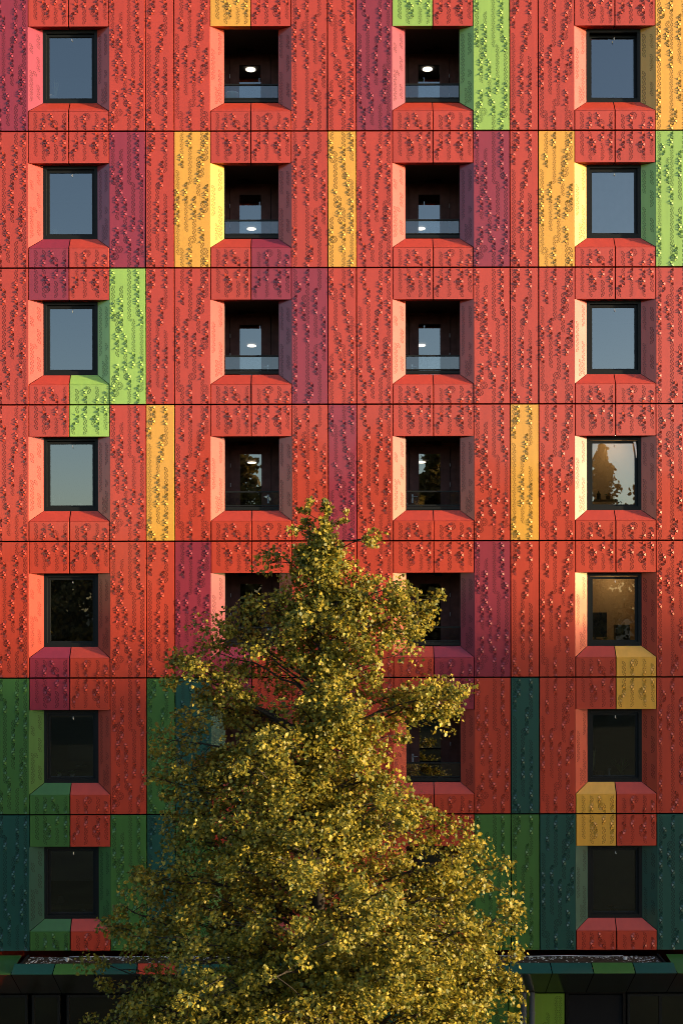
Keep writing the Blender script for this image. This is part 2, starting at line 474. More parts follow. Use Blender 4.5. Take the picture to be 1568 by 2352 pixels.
M_PULL = M_STEEL
for b in (1, 2):
    xb = BX0 + MOD*b; xa, xc = xb + SPL, xb + BAYW - SPL
    dc = 565.0 if b == 1 else 998.0              # middle of the balcony door
    hs = 1 if b == 1 else -1
    for r, T in enumerate(ROWT):
        zc, zf = Z(T + LB - 4), Z(T + DT - 2)
        y0, y1 = RD + .02, 1.49
        wx0, wx1 = X(xa) - .16, X(xc) + .16
        mb = MB()
        # side walls, ceiling, floor, front wall returns
        mb.face([(wx0,y0,zf),(wx0,y1,zf),(wx0,y1,zc),(wx0,y0,zc)]); mb.face([(wx1,y0,zf),(wx1,y1,zf),(wx1,y1,zc),(wx1,y0,zc)])
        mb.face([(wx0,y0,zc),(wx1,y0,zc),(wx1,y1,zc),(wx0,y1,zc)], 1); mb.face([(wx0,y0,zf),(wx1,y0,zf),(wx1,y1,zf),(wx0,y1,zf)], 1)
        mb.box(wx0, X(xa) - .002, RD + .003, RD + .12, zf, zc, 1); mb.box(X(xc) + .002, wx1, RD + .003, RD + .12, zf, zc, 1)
        mb.box(X(xa), X(xc), RD + .003, RD + .16, zf, Z(T + SBK + .5), 1)
        # back wall round the door
        d0, d1, dt = X(dc - 50), X(dc + 50), Z(T + 76)
        mb.face([(wx0,y1,zf),(d0,y1,zf),(d0,y1,zc),(wx0,y1,zc)]); mb.face([(d1,y1,zf),(wx1,y1,zf),(wx1,y1,zc),(d1,y1,zc)])
        mb.face([(d0,y1,dt),(d1,y1,dt),(d1,y1,zc),(d0,y1,zc)])
        for px in (dc - 78, dc - 64, dc + 64, dc + 78):   # board joints of the lining
            if X(px) > wx0 + .03 and X(px) < wx1 - .03: mb.box(X(px)-.006, X(px)+.006, y1-.012, y1-.001, zf, zc)
        lg = mb.build('loggia', [M_WOOD, M_CEIL], B)
        # balustrade
        ya = RD + .03
        mb = MB()
        mb.box(X(xa)+.004, X(xc)-.004, ya, ya+.045, Z(T+201), Z(T+197.5))
        mb.box(X(xa)+.004, X(xc)-.004, ya, ya+.045, Z(T+232.8), Z(T+229.8))
        mb.box(X(xa)+.004, X(xa)+.016, ya+.002, ya+.043, Z(T+229.8), Z(T+201)); mb.box(X(xc)-.016, X(xc)-.004, ya+.002, ya+.043, Z(T+229.8), Z(T+201))
        mb.box(X(xa)+.002, X(xc)-.002, ya-.02, ya+.07, Z(T+241.3), Z(T+234.4))
        mb.build('balustrade', M_FRAME, lg)
        mb = MB(); mb.face([(X(xa)+.016,ya+.02,Z(T+229.8)),(X(xc)-.016,ya+.02,Z(T+229.8)),(X(xc)-.016,ya+.02,Z(T+201)),(X(xa)+.016,ya+.02,Z(T+201))])
        mb.build('glass_panel', M_RAILG, lg)
        # balcony door, its glass, lever handle and hinge pins
        mb = MB(); g0, g1, gb, gt = X(dc - 26), X(dc + 26), Z(T + 292), Z(T + 97)
        yd = y1 - .03
        mb.box(d0+.01, g0, yd, y1+.02, zf+.01, dt-.01); mb.box(g1, d1-.01, yd, y1+.02, zf+.01, dt-.01)
        mb.box(g0, g1, yd, y1+.02, zf+.01, gb); mb.box(g0, g1, yd, y1+.02, gt, dt-.01)
        mb.build('balcony_door', M_WOOD, lg)
        mb = MB(); mb.face([(g0,yd+.015,gb),(g1,yd+.015,gb),(g1,yd+.015,gt),(g0,yd+.015,gt)])
        mb.build('door_glass', M_WIN, lg)
        mb = MB(); hx, hz = X(dc + 42*hs), zf + 1.06
        mb.box(hx-.018, hx+.018, yd-.012, yd-.001, hz-.14, hz+.06)
        mb.tube([(hx, yd-.012, hz), (hx, yd-.05, hz), (hx-.11*hs, yd-.052, hz+.004)], [.011,.010,.008], 8)
        mb.build('door_handle', M_STEEL, lg)
        px = X(dc - 49*hs)
        for q in (.35, 1.3, 1.75):
            mb = MB(); mb.tube([(px, yd-.008, zf+q), (px, yd-.008, zf+q+.09)], [.008,.008], 6); mb.build('hinge', M_STEEL, lg)
        mb = MB(); fx = X(dc - 6) if b == 1 else X(dc + 6)
        mb.box(fx-.17, fx+.17, 1.22, 1.28, zc-.05, zc-.02); mb.box(fx-.2*hs-.0, fx-.02*hs, 1.12, 1.20, zc-.09, zc-.03)
        mb.build('vent', M_FRAME, lg)
        # flat behind the door
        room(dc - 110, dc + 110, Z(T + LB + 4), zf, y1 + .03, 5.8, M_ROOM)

# ceiling lamps that are lit in the flats behind the loggias
def lamp(px, py, y, b, label):
    mb = MB(); mb.lathe((0,0,0), [(.06,.0),(.115,-.008),(.118,-.026),(.09,-.038),(.0,-.042)], 24)
    o = mb.build('ceiling_lamp', M_LAMP, None, (X(px), y, Z(py)))
    tag(o, label, 'ceiling lamp', 'lit ceiling lamps in the flats behind the loggias')
lamp(544+18, ROWT[0]+LB+5, 2.07, 1, 'lit round ceiling lamp in the top loggia flat with the white planter')
lamp(999, ROWT[0]+LB+5, 2.07, 2, 'lit round ceiling lamp behind the top loggia under the lime lintel')
for r, (la, lb) in zip((1, 2, 3), (
  ('lit lamp low in the balcony door beside the ochre panel', 'lit lamp low in the balcony door left of the plum panel, second row'),
  ('lit lamp mid door in the third-row loggia beside the full plum panel', 'lit lamp at door edge, third-row loggia with red panels all round'),
  ('lit lamp high in the left balcony door just above the tree top', 'lit lamp at top corner of the right balcony door just above the tree'))):
    lamp(544, ROWT[r]+LB+6, 4.6, 1, la); lamp(999, ROWT[r]+LB+6, 4.6, 2, lb)

# ------------------------------------------------------------------ things in the windows
M_LEAFIN = simple('house_plant_leaf', (.12,.24,.07), .5, .4)
M_LEAFPALE = simple('pale_house_plant_leaf', (.55,.60,.30), .5, .4)
M_TERRA = simple('brown_pot', (.22,.13,.06), .6, .4)
M_DARKTH = simple('dark_plastic', (.006,.006,.008), .35, .5)
M_CLOTH = simple('black_cloth', (.055,.058,.060), .9, .2)
M_BLIND = simple('pale_blind_fabric', (.80,.74,.72), .9, .2, noise=.04, scale=6)
M_BLIND2 = simple('grey_blind_fabric', (.16,.16,.17), .9, .2, noise=.04, scale=6)
M_NOTE = simple('yellow_paper', (.75,.68,.25), .8, .2)
M_GREENG = simple('green_glass', (.05,.36,.22), .1, .6)
M_ORANGE = simple('orange_petal', (.8,.3,.03), .6, .3)

def plant_blades(mb, c, n, h, spread, w, mat=0, seed=1, up=True):
    rr = random.Random(seed)
    for i in range(n):
        a = rr.uniform(0, 6.28); L = h*rr.uniform(.6, 1.05); d = spread*rr.uniform(.3, 1)
        pts = []
        for q in range(5):
            t = q/4
            rad = d*t**(1.3)
            zz = L*(t if up else t*(1.35-.75*t))
            pts.append(Vector((c[0]+math.cos(a)*rad, c[1]+math.sin(a)*rad*.5, c[2]+zz)))
        side = Vector((1,0,0)) if abs(math.sin(a)) > .3 else Vector((.6,.8,0))
        for q in range(4):
            w0, w1 = w*math.sin(math.pi*(.12+.86*q/4)), w*math.sin(math.pi*(.12+.86*(q+1)/4))
            mb.face([pts[q]-side*w0, pts[q]+side*w0, pts[q+1]+side*w1, pts[q+1]-side*w1], mat)

def pot_plant(name, px, base, r, h, matpot, n, ph, spread, w, leaf, seed, label, up=True, y=RD+.165):
    e = link(name, None, None, (X(px), y, base)); tag(e, label, 'pot plant')
    mb = MB(); mb.lathe((0,0,0), [(r*.72,0),(r*.95,h*.9),(r,h*.92),(r,h),(r*.85,h),(r*.8,h*.85)], 18)
    mb.build('pot', matpot, e)
    mb = MB(); plant_blades(mb, (0,0,h*.85), n, ph, spread, w, 0, seed, up)
    mb.build('foliage', leaf, e)
    return e

g = sill_z
def base(b, r): return g[b, r][2] - .011 + LIFT[r]
# bay 1
mb = MB(); mb.lathe((0,0,0), [(.06,0),(.10,.02),(.135,.055),(.13,.06),(.09,.03),(.0,.02)], 22)
tag(mb.build('bowl', M_WHITE, None, (X(113.5), RD+.2, base(0,0))), 'white shallow bowl on the board of the top left window', 'bowl')
pot_plant('pot_plant', 118, base(0,0), .05, .06, M_TERRA, 12, .46, .12, .014, M_LEAFPALE, 3, 'faint pale house plant behind the top left window', y=RD+.33)
pot_plant('pot_plant', 122, base(0,1), .06, .05, M_WHITE, 22, .14, .22, .012, M_LEAFPALE, 5, 'pale seedling tray plant in the left window beside the yellow note', up=False)
mb = MB(); mb.box(-.022,.022,-.002,.002,0,.055); mb.face([(-.022,-.003,.04),(.022,-.003,.04),(.02,-.012,.056),(-.02,-.012,.056)])
tag(mb.build('paper_note', M_NOTE, None, (X(171.5), RD+.09, base(0,1)+.012)), 'small yellow note at the foot of the second left window', 'note')
for px, h, lb in ((118, .05, 'short white box lying in the left corner of the fourth left window'),):
    mb = MB(); mb.box(-.12,.12,-.05,.05,0,h*.4); mb.box(-.13,-.09,-.04,.04,h*.4+.001,h*2.4)
    tag(mb.build('white_box', M_WHITE, None, (X(px+8), RD+.22, base(0,3))), lb, 'box')
for px, h, lb in ((128, .30, 'taller thin white stick standing in the fourth left window'), (113.5, .24, 'shorter thin white stick standing at the window edge, fourth left window')):
    mb = MB(); mb.tube([(0,0,0),(.004,0,h*.6),(.006,0,h)], [.006,.006,.005], 8); mb.lathe((0,0,0), [(.02,0),(.02,.012),(.0,.013)], 10)
    tag(mb.build('stick', M_WHITE, None, (X(px), RD+.2, base(0,3))), lb, 'stick')
mb = MB(); mb.box(-.055,.055,-.03,.03,0,.045); mb.box(-.045,.02,-.028,.028,.0455,.06)
tag(mb.build('white_box', M_WHITE, None, (X(178), RD+.2, base(0,3))), 'small white box at the middle of the fourth left window', 'box')
# black cloth hung in the fifth window
mb = MB(); x0, x1, z0, z1 = g[0,4]
NXc, NZc = 40, 40
def clothpt(i, j):
    u, v = i/NXc, j/NZc
    dx, dv = u-.5, v-.42
    y = RD + .16 + .03*math.sin(u*17+3*v) * (1 if v > .42 else .4) + .05*math.exp(-((v-.42)/.05)**2)*abs(dx)*1.5
    a = math.atan2(dv, dx+1e-6)
    y += .022*math.sin(9*a)*min(1, 3*math.hypot(dx, dv))
    zz = z1 - .05 - v*(z1-z0)*.86 - .09*math.sin(math.pi*u*2)**2*v*v
    return (x0 + .02 + u*(x1-x0-.04), y, zz)
idx = {}
for j in range(NZc+1):
    for i in range(NXc+1): idx[i,j] = len(mb.v); mb.v.append(clothpt(i, j))
for j in range(NZc):
    for i in range(NXc): mb.f.append((idx[i,j],idx[i+1,j],idx[i+1,j+1],idx[i,j+1])); mb.m.append(0); mb.smooth.append(True)
tag(mb.build('hung_cloth', M_CLOTH), 'creased black cloth hung across the fifth left window', 'cloth')
# sixth left window
pot_plant('pot_plant', 128, base(0,5), .055, .05, M_WHITE, 14, .11, .10, .012, M_LEAFIN, 11, 'left of two white-rimmed pot plants in the sixth left window')
pot_plant('pot_plant', 158, base(0,5), .06, .055, M_WHITE, 20, .15, .20, .014, M_LEAFIN, 12, 'white-rimmed pot plant with spreading leaves, right one in the sixth left window', up=False)
e = link('monitor', None, None, (X(160), 1.2, base(0,5)+.1)); tag(e, 'dark computer monitor deep inside the sixth left window', 'monitor')
mb = MB(); mb.box(-.3,.3,-.02,.02,.12,.5); mb.build('screen', M_DARKTH, e)
mb = MB(); mb.box(-.12,.12,-.08,.08,0,.015); mb.box(-.025,.025,-.01,.01,.015,.12); mb.build('stand', M_DARKTH, e)
# seventh left window: blind half down, lamp, paper
def blind(b, r, frac, mat, label, y=RD+.10):
    x0, x1, z0, z1 = g[b, r]
    e = link('roller_blind', None, None, ((x0+x1)/2, y, z1)); tag(e, label, 'blind')
    h = (z1-z0)*frac; w = (x1-x0)/2 + .02
    mb = MB(); n = 24
    for i in range(n):
        a, c = -w + 2*w*i/n, -w + 2*w*(i+1)/n
        ya, yc = .004*math.sin(a*7), .004*math.sin(c*7)
        mb.face([(a,ya,-h),(c,yc,-h),(c,yc,.02),(a,ya,.02)], 0, True)
    mb.build('fabric', mat, e)
    mb = MB(); mb.box(-w, w, -.008, .008, -h-.02, -h); mb.build('bottom_bar', mat, e)
blind(0, 6, .47, M_BLIND2, 'dark grey blind half drawn in the lowest left window')
blind(3, 6, 1.02, M_BLIND2, 'grey blind fully drawn in the lowest right window', y=RD+.30)
blind(3, 1, 1.03, M_BLIND, 'pale pinkish blind fully drawn in the second right window')
e = link('table_lamp', None, None, (X(130), RD+.22, base(0,6))); tag(e, 'small grey table lamp in the lowest left window', 'lamp')
mb = MB(); mb.lathe((0,0,0), [(.05,0),(.05,.012),(.008,.016),(.008,.22),(.0,.221)], 14); mb.build('stem', M_FRAME, e)
mb = MB(); mb.lathe((0,0,0), [(.085,.2),(.05,.32),(.048,.32),(.083,.2)], 18); mb.build('shade', M_BLIND2, e)
mb = MB(); mb.box(-.06,.06,-.03,.03,0,.012); mb.box(-.05,.05,-.028,.028,.0125,.02)
tag(mb.build('paper_stack', M_WHITE, None, (X(181), RD+.2, base(0,6)+.02)), 'thin white paper stack in the lowest left window', 'papers')
# bay 4
mb = MB(); mb.lathe((0,0,0), [(.03,0),(.045,.02),(.05,.06),(.045,.075),(.04,.06),(.0,.02)], 16)
tag(mb.build('glass_jar', M_GREENG, None, (X(1416), RD+.18, base(3,0))), 'small green glass jar in the top right window', 'jar')
e = link('lantern', None, None, (X(1386), RD+.35, base(3,3)+.13)); tag(e, 'dark lantern on the shelf left of the flowering plant', 'lantern')
mb = MB(); mb.lathe((0,0,0), [(.05,0),(.055,.01),(.045,.02),(.045,.11),(.05,.12),(.02,.16),(.01,.19),(.0,.2)], 8); mb.build('body', M_DARKTH, e)
mb = MB(); mb.tube([(-.012,0,.19),(0,0,.215),(.012,0,.19)], [.004]*3, 5); mb.build('handle', M_DARKTH, e)
e = pot_plant('pot_plant', 1408, base(3,3)+.13, .055, .085, M_TERRA, 12, .13, .15, .012, M_LEAFIN, 21, 'drooping pot plant with yellow and orange petals in the ochre room', up=False, y=RD+.35)
mb = MB()
for i in range(10):
    a = rng.uniform(0,6.28); mb.lathe((.05*math.cos(a)+.04, -.03, .06+rng.uniform(0,.08)), [(.004,0),(.018,.01),(.02,.02),(.0,.028)], 7)
mb.build('flower', M_ORANGE, e)
mb = MB(); x0, x1, z0, z1 = g[3,3]
mb.box(x0-.05, x0+.72, RD+.22, RD+.5, base(3,3)+.1, base(3,3)+.129); mb.box(x0+.66, x0+.69, RD+.25, RD+.46, base(3,3)-.02, base(3,3)+.1)
tag(mb.build('shelf', simple('light_wood', (.5,.3,.12), .6, .3)), 'low wooden shelf carrying the lantern and flowering plant', 'shelf')
mb = MB(); x0, x1, z0, z1 = g[3,3]
n = 10
for i in range(n):
    t0, t1 = i/n, (i+1)/n
    def sp(t): return Vector((x1 - .015 + .055*t - .02*t*t, RD + .02 - .03*math.sin(t*3), z1 + .03 - .36*t))
    a, c = sp(t0), sp(t1); w0, w1 = .03*(1-t0*.8), .03*(1-t1*.8)
    mb.face([a-Vector((w0,0,0)), a+Vector((w0,.01,0)), c+Vector((w1,.01,0)), c-Vector((w1,0,0))], 0, True)
tag(mb.build('hanging_strap', M_BLIND), 'pale strap hanging at the top corner of the ochre-room window with tree reflection', 'strap')
e = link('television', None, None, (X(1388), 1.05, Z(ROWT[4]+232))); tag(e, 'black television against the ochre wall in the fifth right window', 'television')
mb = MB(); mb.box(-.27,.27,-.02,.02,.06,.62); mb.build('screen', M_DARKTH, e)
mb = MB(); mb.box(-.14,.14,-.09,.09,0,.012); mb.box(-.03,.03,-.012,.012,.012,.06); mb.build('stand', M_DARKTH, e)
mb = MB(); mb.box(-.16,.16,-.12,.12,0,.34); mb.box(-.15,.15,-.124,-.121,.02,.32)
tag(mb.build('loudspeaker', M_DARKTH, None, (X(1450), .95, Z(ROWT[4]+232))), 'dark loudspeaker box at the right of the television', 'speaker')
pot_plant('pot_plant', 1396, base(3,4)-.02, .05, .04, M_TERRA, 16, .12, .26, .008, M_LEAFIN, 31, 'wispy low pot plant in front of the television', up=False)
pot_plant('snake_plant', 1367, base(3,5), .075, .10, M_DARKTH, 5, .62, .09, .022, M_LEAFPALE, 41, 'tall upright snake plant in a dark pot, sixth right window')
mb = MB(); mb.lathe((0,0,0), [(.06,0),(.075,.08),(.07,.085),(.065,.07),(.0,.06)], 18)
tag(mb.build('planter', M_TERRA, None, (X(1386), RD+.16, base(3,5))), 'small empty brown pot beside the snake plant', 'pot')
e = link('kitchen_tap', None, None, (X(1406), RD+.2, base(3,5))); tag(e, 'shiny steel tap standing in the sixth right window', 'tap')
mb = MB(); mb.lathe((0,0,0), [(.028,0),(.028,.02),(.02,.03),(.02,.12),(.024,.16),(.0,.17)], 14); mb.build('body', M_STEEL, e)
mb = MB(); mb.tube([(0,0,.14),(0,-.05,.17),(0,-.11,.15)], [.012,.012,.01], 8); mb.build('spout', M_STEEL, e)
pot_plant('pot_plant', 1432, base(3,5), .06, .06, M_DARKTH, 30, .34, .24, .010, M_LEAFIN, 43, 'thin leafed dark pot plant right of the tap')
pot_plant('pot_plant', 1412, base(3,6), .06, .05, M_DARKTH, 26, .10, .24, .012, M_DARKTH, 51, 'dark spreading pot plant before the grey blind, lowest right window', up=False)
# white planter behind the first loggia balustrade
mb = MB(); mb.lathe((0,0,0), [(.11,0),(.13,.1),(.145,.96),(.15,.99),(.135,.99),(.13,.9),(.0,.88)], 28)
tag(mb.build('tall_planter', M_WHITE, None, (X(531), RD+.30, Z(ROWT[0]+DT-2)+.001)), 'tall white round planter behind the glass balustrade of the top loggia', 'planter')

# ------------------------------------------------------------------ canopy, roof gravel, ground floor
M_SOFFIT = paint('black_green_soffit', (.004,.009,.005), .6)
PAINT['M'] = paint('shaded_lime_coating', (.105,.205,.012))  # lime coating with the shade under the canopy put into its colour
CJ = [50 + 92.25*i for i in range(17)]
YF, ZFT, ZFB = -.68, Z(2192), Z(2206.4)
can = MB()
xl, xr = X(-620), X(2190)
# soffit and roof deck
can.face([(xl,-.95,ZFB),(xr,-.95,ZFB),(xr,-.08,Z(2278)),(xl,-.08,Z(2278))])
can.face([(X(66),.03,Z(2199)),(X(1506),.03,Z(2199)),(X(1506),YF+.02,Z(2199)),(X(66),YF+.02,Z(2199))])
can.box(X(62), X(66), YF+.02, .0, Z(2203), Z(2192.5)); can.box(X(1506), X(1510), YF+.02, .0, Z(2203), Z(2192.5))
can.box(X(66), X(1506), YF, YF+.02, Z(2203), Z(2192.3))
canopy = can.build('canopy', M_BACK, B)
cols = {-1:'D',0:'T',1:'D',2:'T',3:'R',4:'T',5:'D',6:'T',7:'D',8:'D',9:'T',10:'D',11:'T',12:'T',13:'T',14:'D',15:'T',16:'D'}
for i in range(-1, 17):
    a = CJ[i] if i >= 0 else -620
    c = CJ[i+1] if i < 16 else 2190
    mb = MB(); p0, p1 = X(a) + .010, X(c) - .010
    yb, zb = (YF, ZFT)
    if i in (-1, 16): yb, zb = (.0, Z(2194))
    mb.face([(p0,-.95,ZFB+.002),(p1,-.95,ZFB+.002),(p1,yb,zb),(p0,yb,zb)], 0)
    mb.face([(p0,-.95,ZFB-.012),(p1,-.95,ZFB-.012),(p1,-.95,ZFB+.002),(p0,-.95,ZFB+.002)], 0)
    # perforated soffit panel under it
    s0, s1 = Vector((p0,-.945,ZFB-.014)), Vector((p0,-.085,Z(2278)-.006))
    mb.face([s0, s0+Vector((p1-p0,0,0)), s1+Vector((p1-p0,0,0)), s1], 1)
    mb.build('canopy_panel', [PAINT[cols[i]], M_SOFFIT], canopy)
# end cheeks are closed by the wall; gravel on the roof
def gravel():
    r = np.random.default_rng(5)
    mb = MB()
    pts = []
    n = 5200
    for _ in range(n):
        u = r.random()
        px = 70 + 1432*u
        y = YF + .05 + (abs(YF)-.06)*r.random()
        edge = min(px-70, 1502-px)
        dens = 1.0 if (y > -.20 or edge < 90*r.random()+10) else .16
        if r.random() > dens: continue
        pts.append((X(px), y, r.random()))
    for x, y, q in pts:
        s = .010 + .016*q*q
        z = Z(2199) + s*.5
        a = r.random()*6.28
        c, sn = math.cos(a), math.sin(a)
        top = [(x+s*(c*u-sn*v), y+s*(sn*u+c*v), z+s*.5*h) for u, v, h in ((-.7,-.5,.3),(.5,-.8,.1),(.9,.4,.4),(-.2,.9,.2))]
        bot = [(x+s*1.1*(c*u-sn*v), y+s*1.1*(sn*u+c*v), z-s*.5) for u, v in ((-.9,-.6),(.6,-.9),(1,.5),(-.3,1))]
        m = 0 if r.random() < .55 else (1 if r.random() < .6 else 2)
        mb.face(top, m)
        for i in range(4): mb.face([bot[i], bot[(i+1)%4], top[(i+1)%4], top[i]], m)
    return mb
gm = [simple('pale_pebble', (.58,.56,.53), .7), simple('mid_pebble', (.30,.28,.26), .7), simple('brown_pebble', (.15,.11,.08), .7)]
tag(gravel().build('gravel', gm), 'pale gravel and brown moss on the canopy roof', 'gravel', kind='stuff')
mb = MB(); mb.face([(X(67),-.01,Z(2198)),(X(1505),-.01,Z(2198)),(X(1505),YF+.03,Z(2198)),(X(67),YF+.03,Z(2198))])
m_moss = simple('brown_moss', (.055,.035,.022), .95, .1, noise=.5, scale=14)
mb.build('roof_moss', m_moss, canopy)
# lightning wire along the roof
mb = MB(); wz = Z(2192)
pts = [(X(160),-.18,Z(2197)),(X(162),-.18,wz)] + [(X(162+ (1424-162)*i/30),-.18,wz+.006*math.sin(i*1.7)) for i in range(1,30)] + [(X(1424),-.18,wz),(X(1428),-.21,Z(2197))]
mb.tube(pts, [.006]*len(pts), 6)
tag(mb.build('lightning_wire', simple('galvanised_wire', (.75,.76,.78), .4, .5, .3)), 'thin grey lightning wire running along the canopy roof gravel', 'wire')
for px, lb in ((158, 'small white foot block of the wire at the left, near the red sill'), (1428, 'small white foot block of the wire at the right, below the red sills')):
    mb = MB(); mb.lathe((0,0,0), [(.045,0),(.045,.015),(.035,.05),(.012,.058),(.0,.059)], 12)
    tag(mb.build('foot_block', M_CONC, None, (X(px), -.24, Z(2198))), lb, 'block', 'foot blocks of the lightning wire')

# ground floor
gz = Z(2274)
mb = MB(); mb.face([(xl,.5,0),(xr,.5,0),(xr,.5,gz+.3),(xl,.5,gz+.3)]); mb.build('ground_floor_wall', M_BACK, B)
mb = MB(); mb.box(X(-620), X(2190), -.06, .3, gz - .03, gz + .02); mb.build('ground_floor_beam', M_BACK, B)
def gpanel(a, c, colr, kind):
    mb = MB(); h = gz - .1
    sheet(mb, X(a), X(c), .1, h)
    rr = random.Random(int(a))
    for col in range(int((c-a)*K/CW)):
        st = rr.randint(0, 20)
        for i in range(st, st + rr.randint(10, 40)):
            v = .08 + i*PITCH
            if v < h - .2: tab(mb, Vector((X(a),0,h)), UX, VD, NY, .05+col*CW, v, (i+col)%2==0, 'f')
    o = mb.build('ground_floor_panel', [PAINT[colr], M_HOLE], B)
gpanel(1167, 1294, 'M', 1); gpanel(1030, 1165, 'D', 1); gpanel(700, 1028, 'T', 2)
for px in (1199, 1218):
    mb = MB(); mb.tube([(X(px),-.10,0),(X(px),-.10,gz-.03)], [.062,.062], 16)
    for q in (.6, 1.7, 2.6): mb.tube([(X(px),-.10,q),(X(px),-.10,q+.05)], [.07,.07], 16)
    o = mb.build('downpipe', simple('grey_zinc', (.09,.095,.10), .45, .5, .3), B)
def shopfront(a, c, divs):
    mb = MB(); w = 6*K
    ring(mb, X(a), X(c), .05, gz - .12, w, w*2, .05, .14, 0)
    o = None
    xs_ = [a] + divs + [c]
    for d in divs: mb.box(X(d)-w/2, X(d)+w/2, .055, .135, .05+w*2, gz-.12-w)
    o = mb.build('shop_window', M_FRAME, B)
    for i in range(len(xs_)-1):
        mb = MB(); mb.face([(X(xs_[i])+w/2,.09,.1),(X(xs_[i+1])-w/2,.09,.1),(X(xs_[i+1])-w/2,.09,gz-.12),(X(xs_[i])+w/2,.09,gz-.12)])
        mb.build('pane', M_WIN, o)
shopfront(-120, 60, [-30]); shopfront(70, 135, []); shopfront(150, 690, [300, 500]); shopfront(1440, 1680, [1516])
# louvred door between
e = MB(); a, c = 1298, 1436
ring(e, X(a), X(c), .02, gz-.06, .06, .06, .06, .14)
M_LOUV = simple('black_louvre', (.004,.004,.0045), .6, .15)
lv = e.build('louvre_door', M_LOUV, B)
e = MB()
nz = 40
for i in range(nz):
    z = .1 + (gz-.25)*i/nz
    e.face([(X(a)+.06,.08,z),(X(c)-.06,.08,z),(X(c)-.06,.12,z+.06),(X(a)+.06,.12,z+.06)])
e.build('slat', M_LOUV, lv)

# ------------------------------------------------------------------ ground
mb = MB(); mb.face([(-900,-900,0),(900,-900,0),(900,900,0),(-900,900,0)])
tag(mb.build('ground', simple('dark_grass', (.014,.018,.007), .95, .1, noise=.4, scale=.6)), kind='structure')
mb = MB(); mb.face([(-120,-5.5,.004),(120,-5.5,.004),(120,.4,.004),(-120,.4,.004)])
tag(mb.build('pavement', simple('grey_paving', (.07,.068,.066), .85, .2, noise=.15, scale=2)), kind='structure')

# ------------------------------------------------------------------ the linden tree
def leaf_material(name, dark, light, trans=.35):
    m = bpy.data.materials.new(name); m.use_nodes = True
    nt = m.node_tree; nt.nodes.clear(); L = nt.links.new
    out = nt.nodes.new('ShaderNodeOutputMaterial')
    at = nt.nodes.new('ShaderNodeAttribute'); at.attribute_name = 'tone'
    cr = nt.nodes.new('ShaderNodeValToRGB')
    cr.color_ramp.elements[0].color = (*dark, 1); cr.color_ramp.elements[1].color = (*light, 1)
    L(at.outputs['Fac'], cr.inputs['Fac'])
    df = nt.nodes.new('ShaderNodeBsdfPrincipled'); df.inputs['Roughness'].default_value = .5; df.inputs['Specular IOR Level'].default_value = .3
    tl = nt.nodes.new('ShaderNodeBsdfTranslucent'); mx = nt.nodes.new('ShaderNodeMixShader'); mx.inputs[0].default_value = trans
    L(cr.outputs[0], df.inputs['Base Color']); L(cr.outputs[0], tl.inputs['Color'])
    L(df.outputs[0], mx.inputs[1]); L(tl.outputs[0], mx.inputs[2]); L(mx.outputs[0], out.inputs['Surface'])
    return m
M_LEAF = leaf_material('linden_leaf', (.052,.083,.014), (.51,.375,.042), .34)
M_BARK = simple('linden_bark', (.035,.028,.020), .9, .2, noise=.3, scale=12)

def leaf_mesh(name, centres, outward, size, seed, mat, fold=.16, droop=.75):
    """centres (n,3): one folded heart-shaped leaf at each"""
    r = np.random.default_rng(seed); n = len(centres)
    d = r.normal(size=(n,3))*.75 + np.array([0,0,-droop]) + outward*.35
    d /= np.linalg.norm(d, axis=1, keepdims=True)
    h = r.normal(size=(n,3)) + outward*.5; h -= (h*d).sum(1, keepdims=True)*d; h /= np.linalg.norm(h, axis=1, keepdims=True)
    s = np.cross(d, h)
    L = size*r.uniform(.65, 1.2, (n,1))
    tpl = [(0,0,0),(.46,.16,1),(.40,.62,1),(0,1.08,.25),(-.40,.62,1),(-.46,.16,1)]
    curl = r.uniform(-.5, 1.3, (n,1))
    V = np.empty((n,6,3))
    for k, (a, b, f) in enumerate(tpl):
        V[:,k] = centres + s*L*a + d*L*(b-.4) + h*L*(fold*f*curl - .25*b*b*curl*.6)
    me = bpy.data.meshes.new(name)
    nv, nf = n*6, n*2
    me.vertices.add(nv); me.vertices.foreach_set('co', V.reshape(-1))
    base = np.arange(n)[:,None]*6
    idx = np.concatenate([base+np.array([0,1,2,3]), base+np.array([0,3,4,5])], axis=1).reshape(-1)
    me.loops.add(nf*4); me.loops.foreach_set('vertex_index', idx.astype(np.int32))
    me.polygons.add(nf)
    me.polygons.foreach_set('loop_start', (np.arange(nf)*4).astype(np.int32))
    me.polygons.foreach_set('loop_total', np.full(nf, 4, np.int32))
    at = me.attributes.new('tone', 'FLOAT', 'FACE')
    tone = np.clip(r.beta(1.2, 1.7, n), 0, 1)
    at.data.foreach_set('value', np.repeat(tone, 2))
    me.materials.append(mat); me.update(calc_edges=True); me.validate()
    return me

TY = -7.15
KT = K*(CAM_D + TY)/CAM_D
def tz(py): return EYE_Z + (EYE - py)*KT
def tx(px): return (px - 784)*KT
AX = 741.0
PR_R = [(1160,4),(1185,25),(1215,62),(1240,95),(1300,95),(1350,150),(1400,190),(1480,195),(1560,205),(1620,195),(1680,150),(1740,148),(1800,195),(1860,270),(1920,348),(2000,388),(2060,390),(2110,420),(2170,405),(2220,425),(2260,415),(2352,418),(2500,390),(2640,330),(2760,120)]
PR_L = [(1160,4),(1195,30),(1235,58),(1270,85),(1310,105),(1380,140),(1430,165),(1510,225),(1580,285),(1650,320),(1700,362),(1790,382),(1860,345),(1900,350),(1990,400),(2080,460),(2200,478),(2260,500),(2352,505),(2500,460),(2640,330),(2760,120)]
def prof(tab_, py):
    return float(np.interp(py, [a for a,_ in tab_], [b for _,b in tab_]))

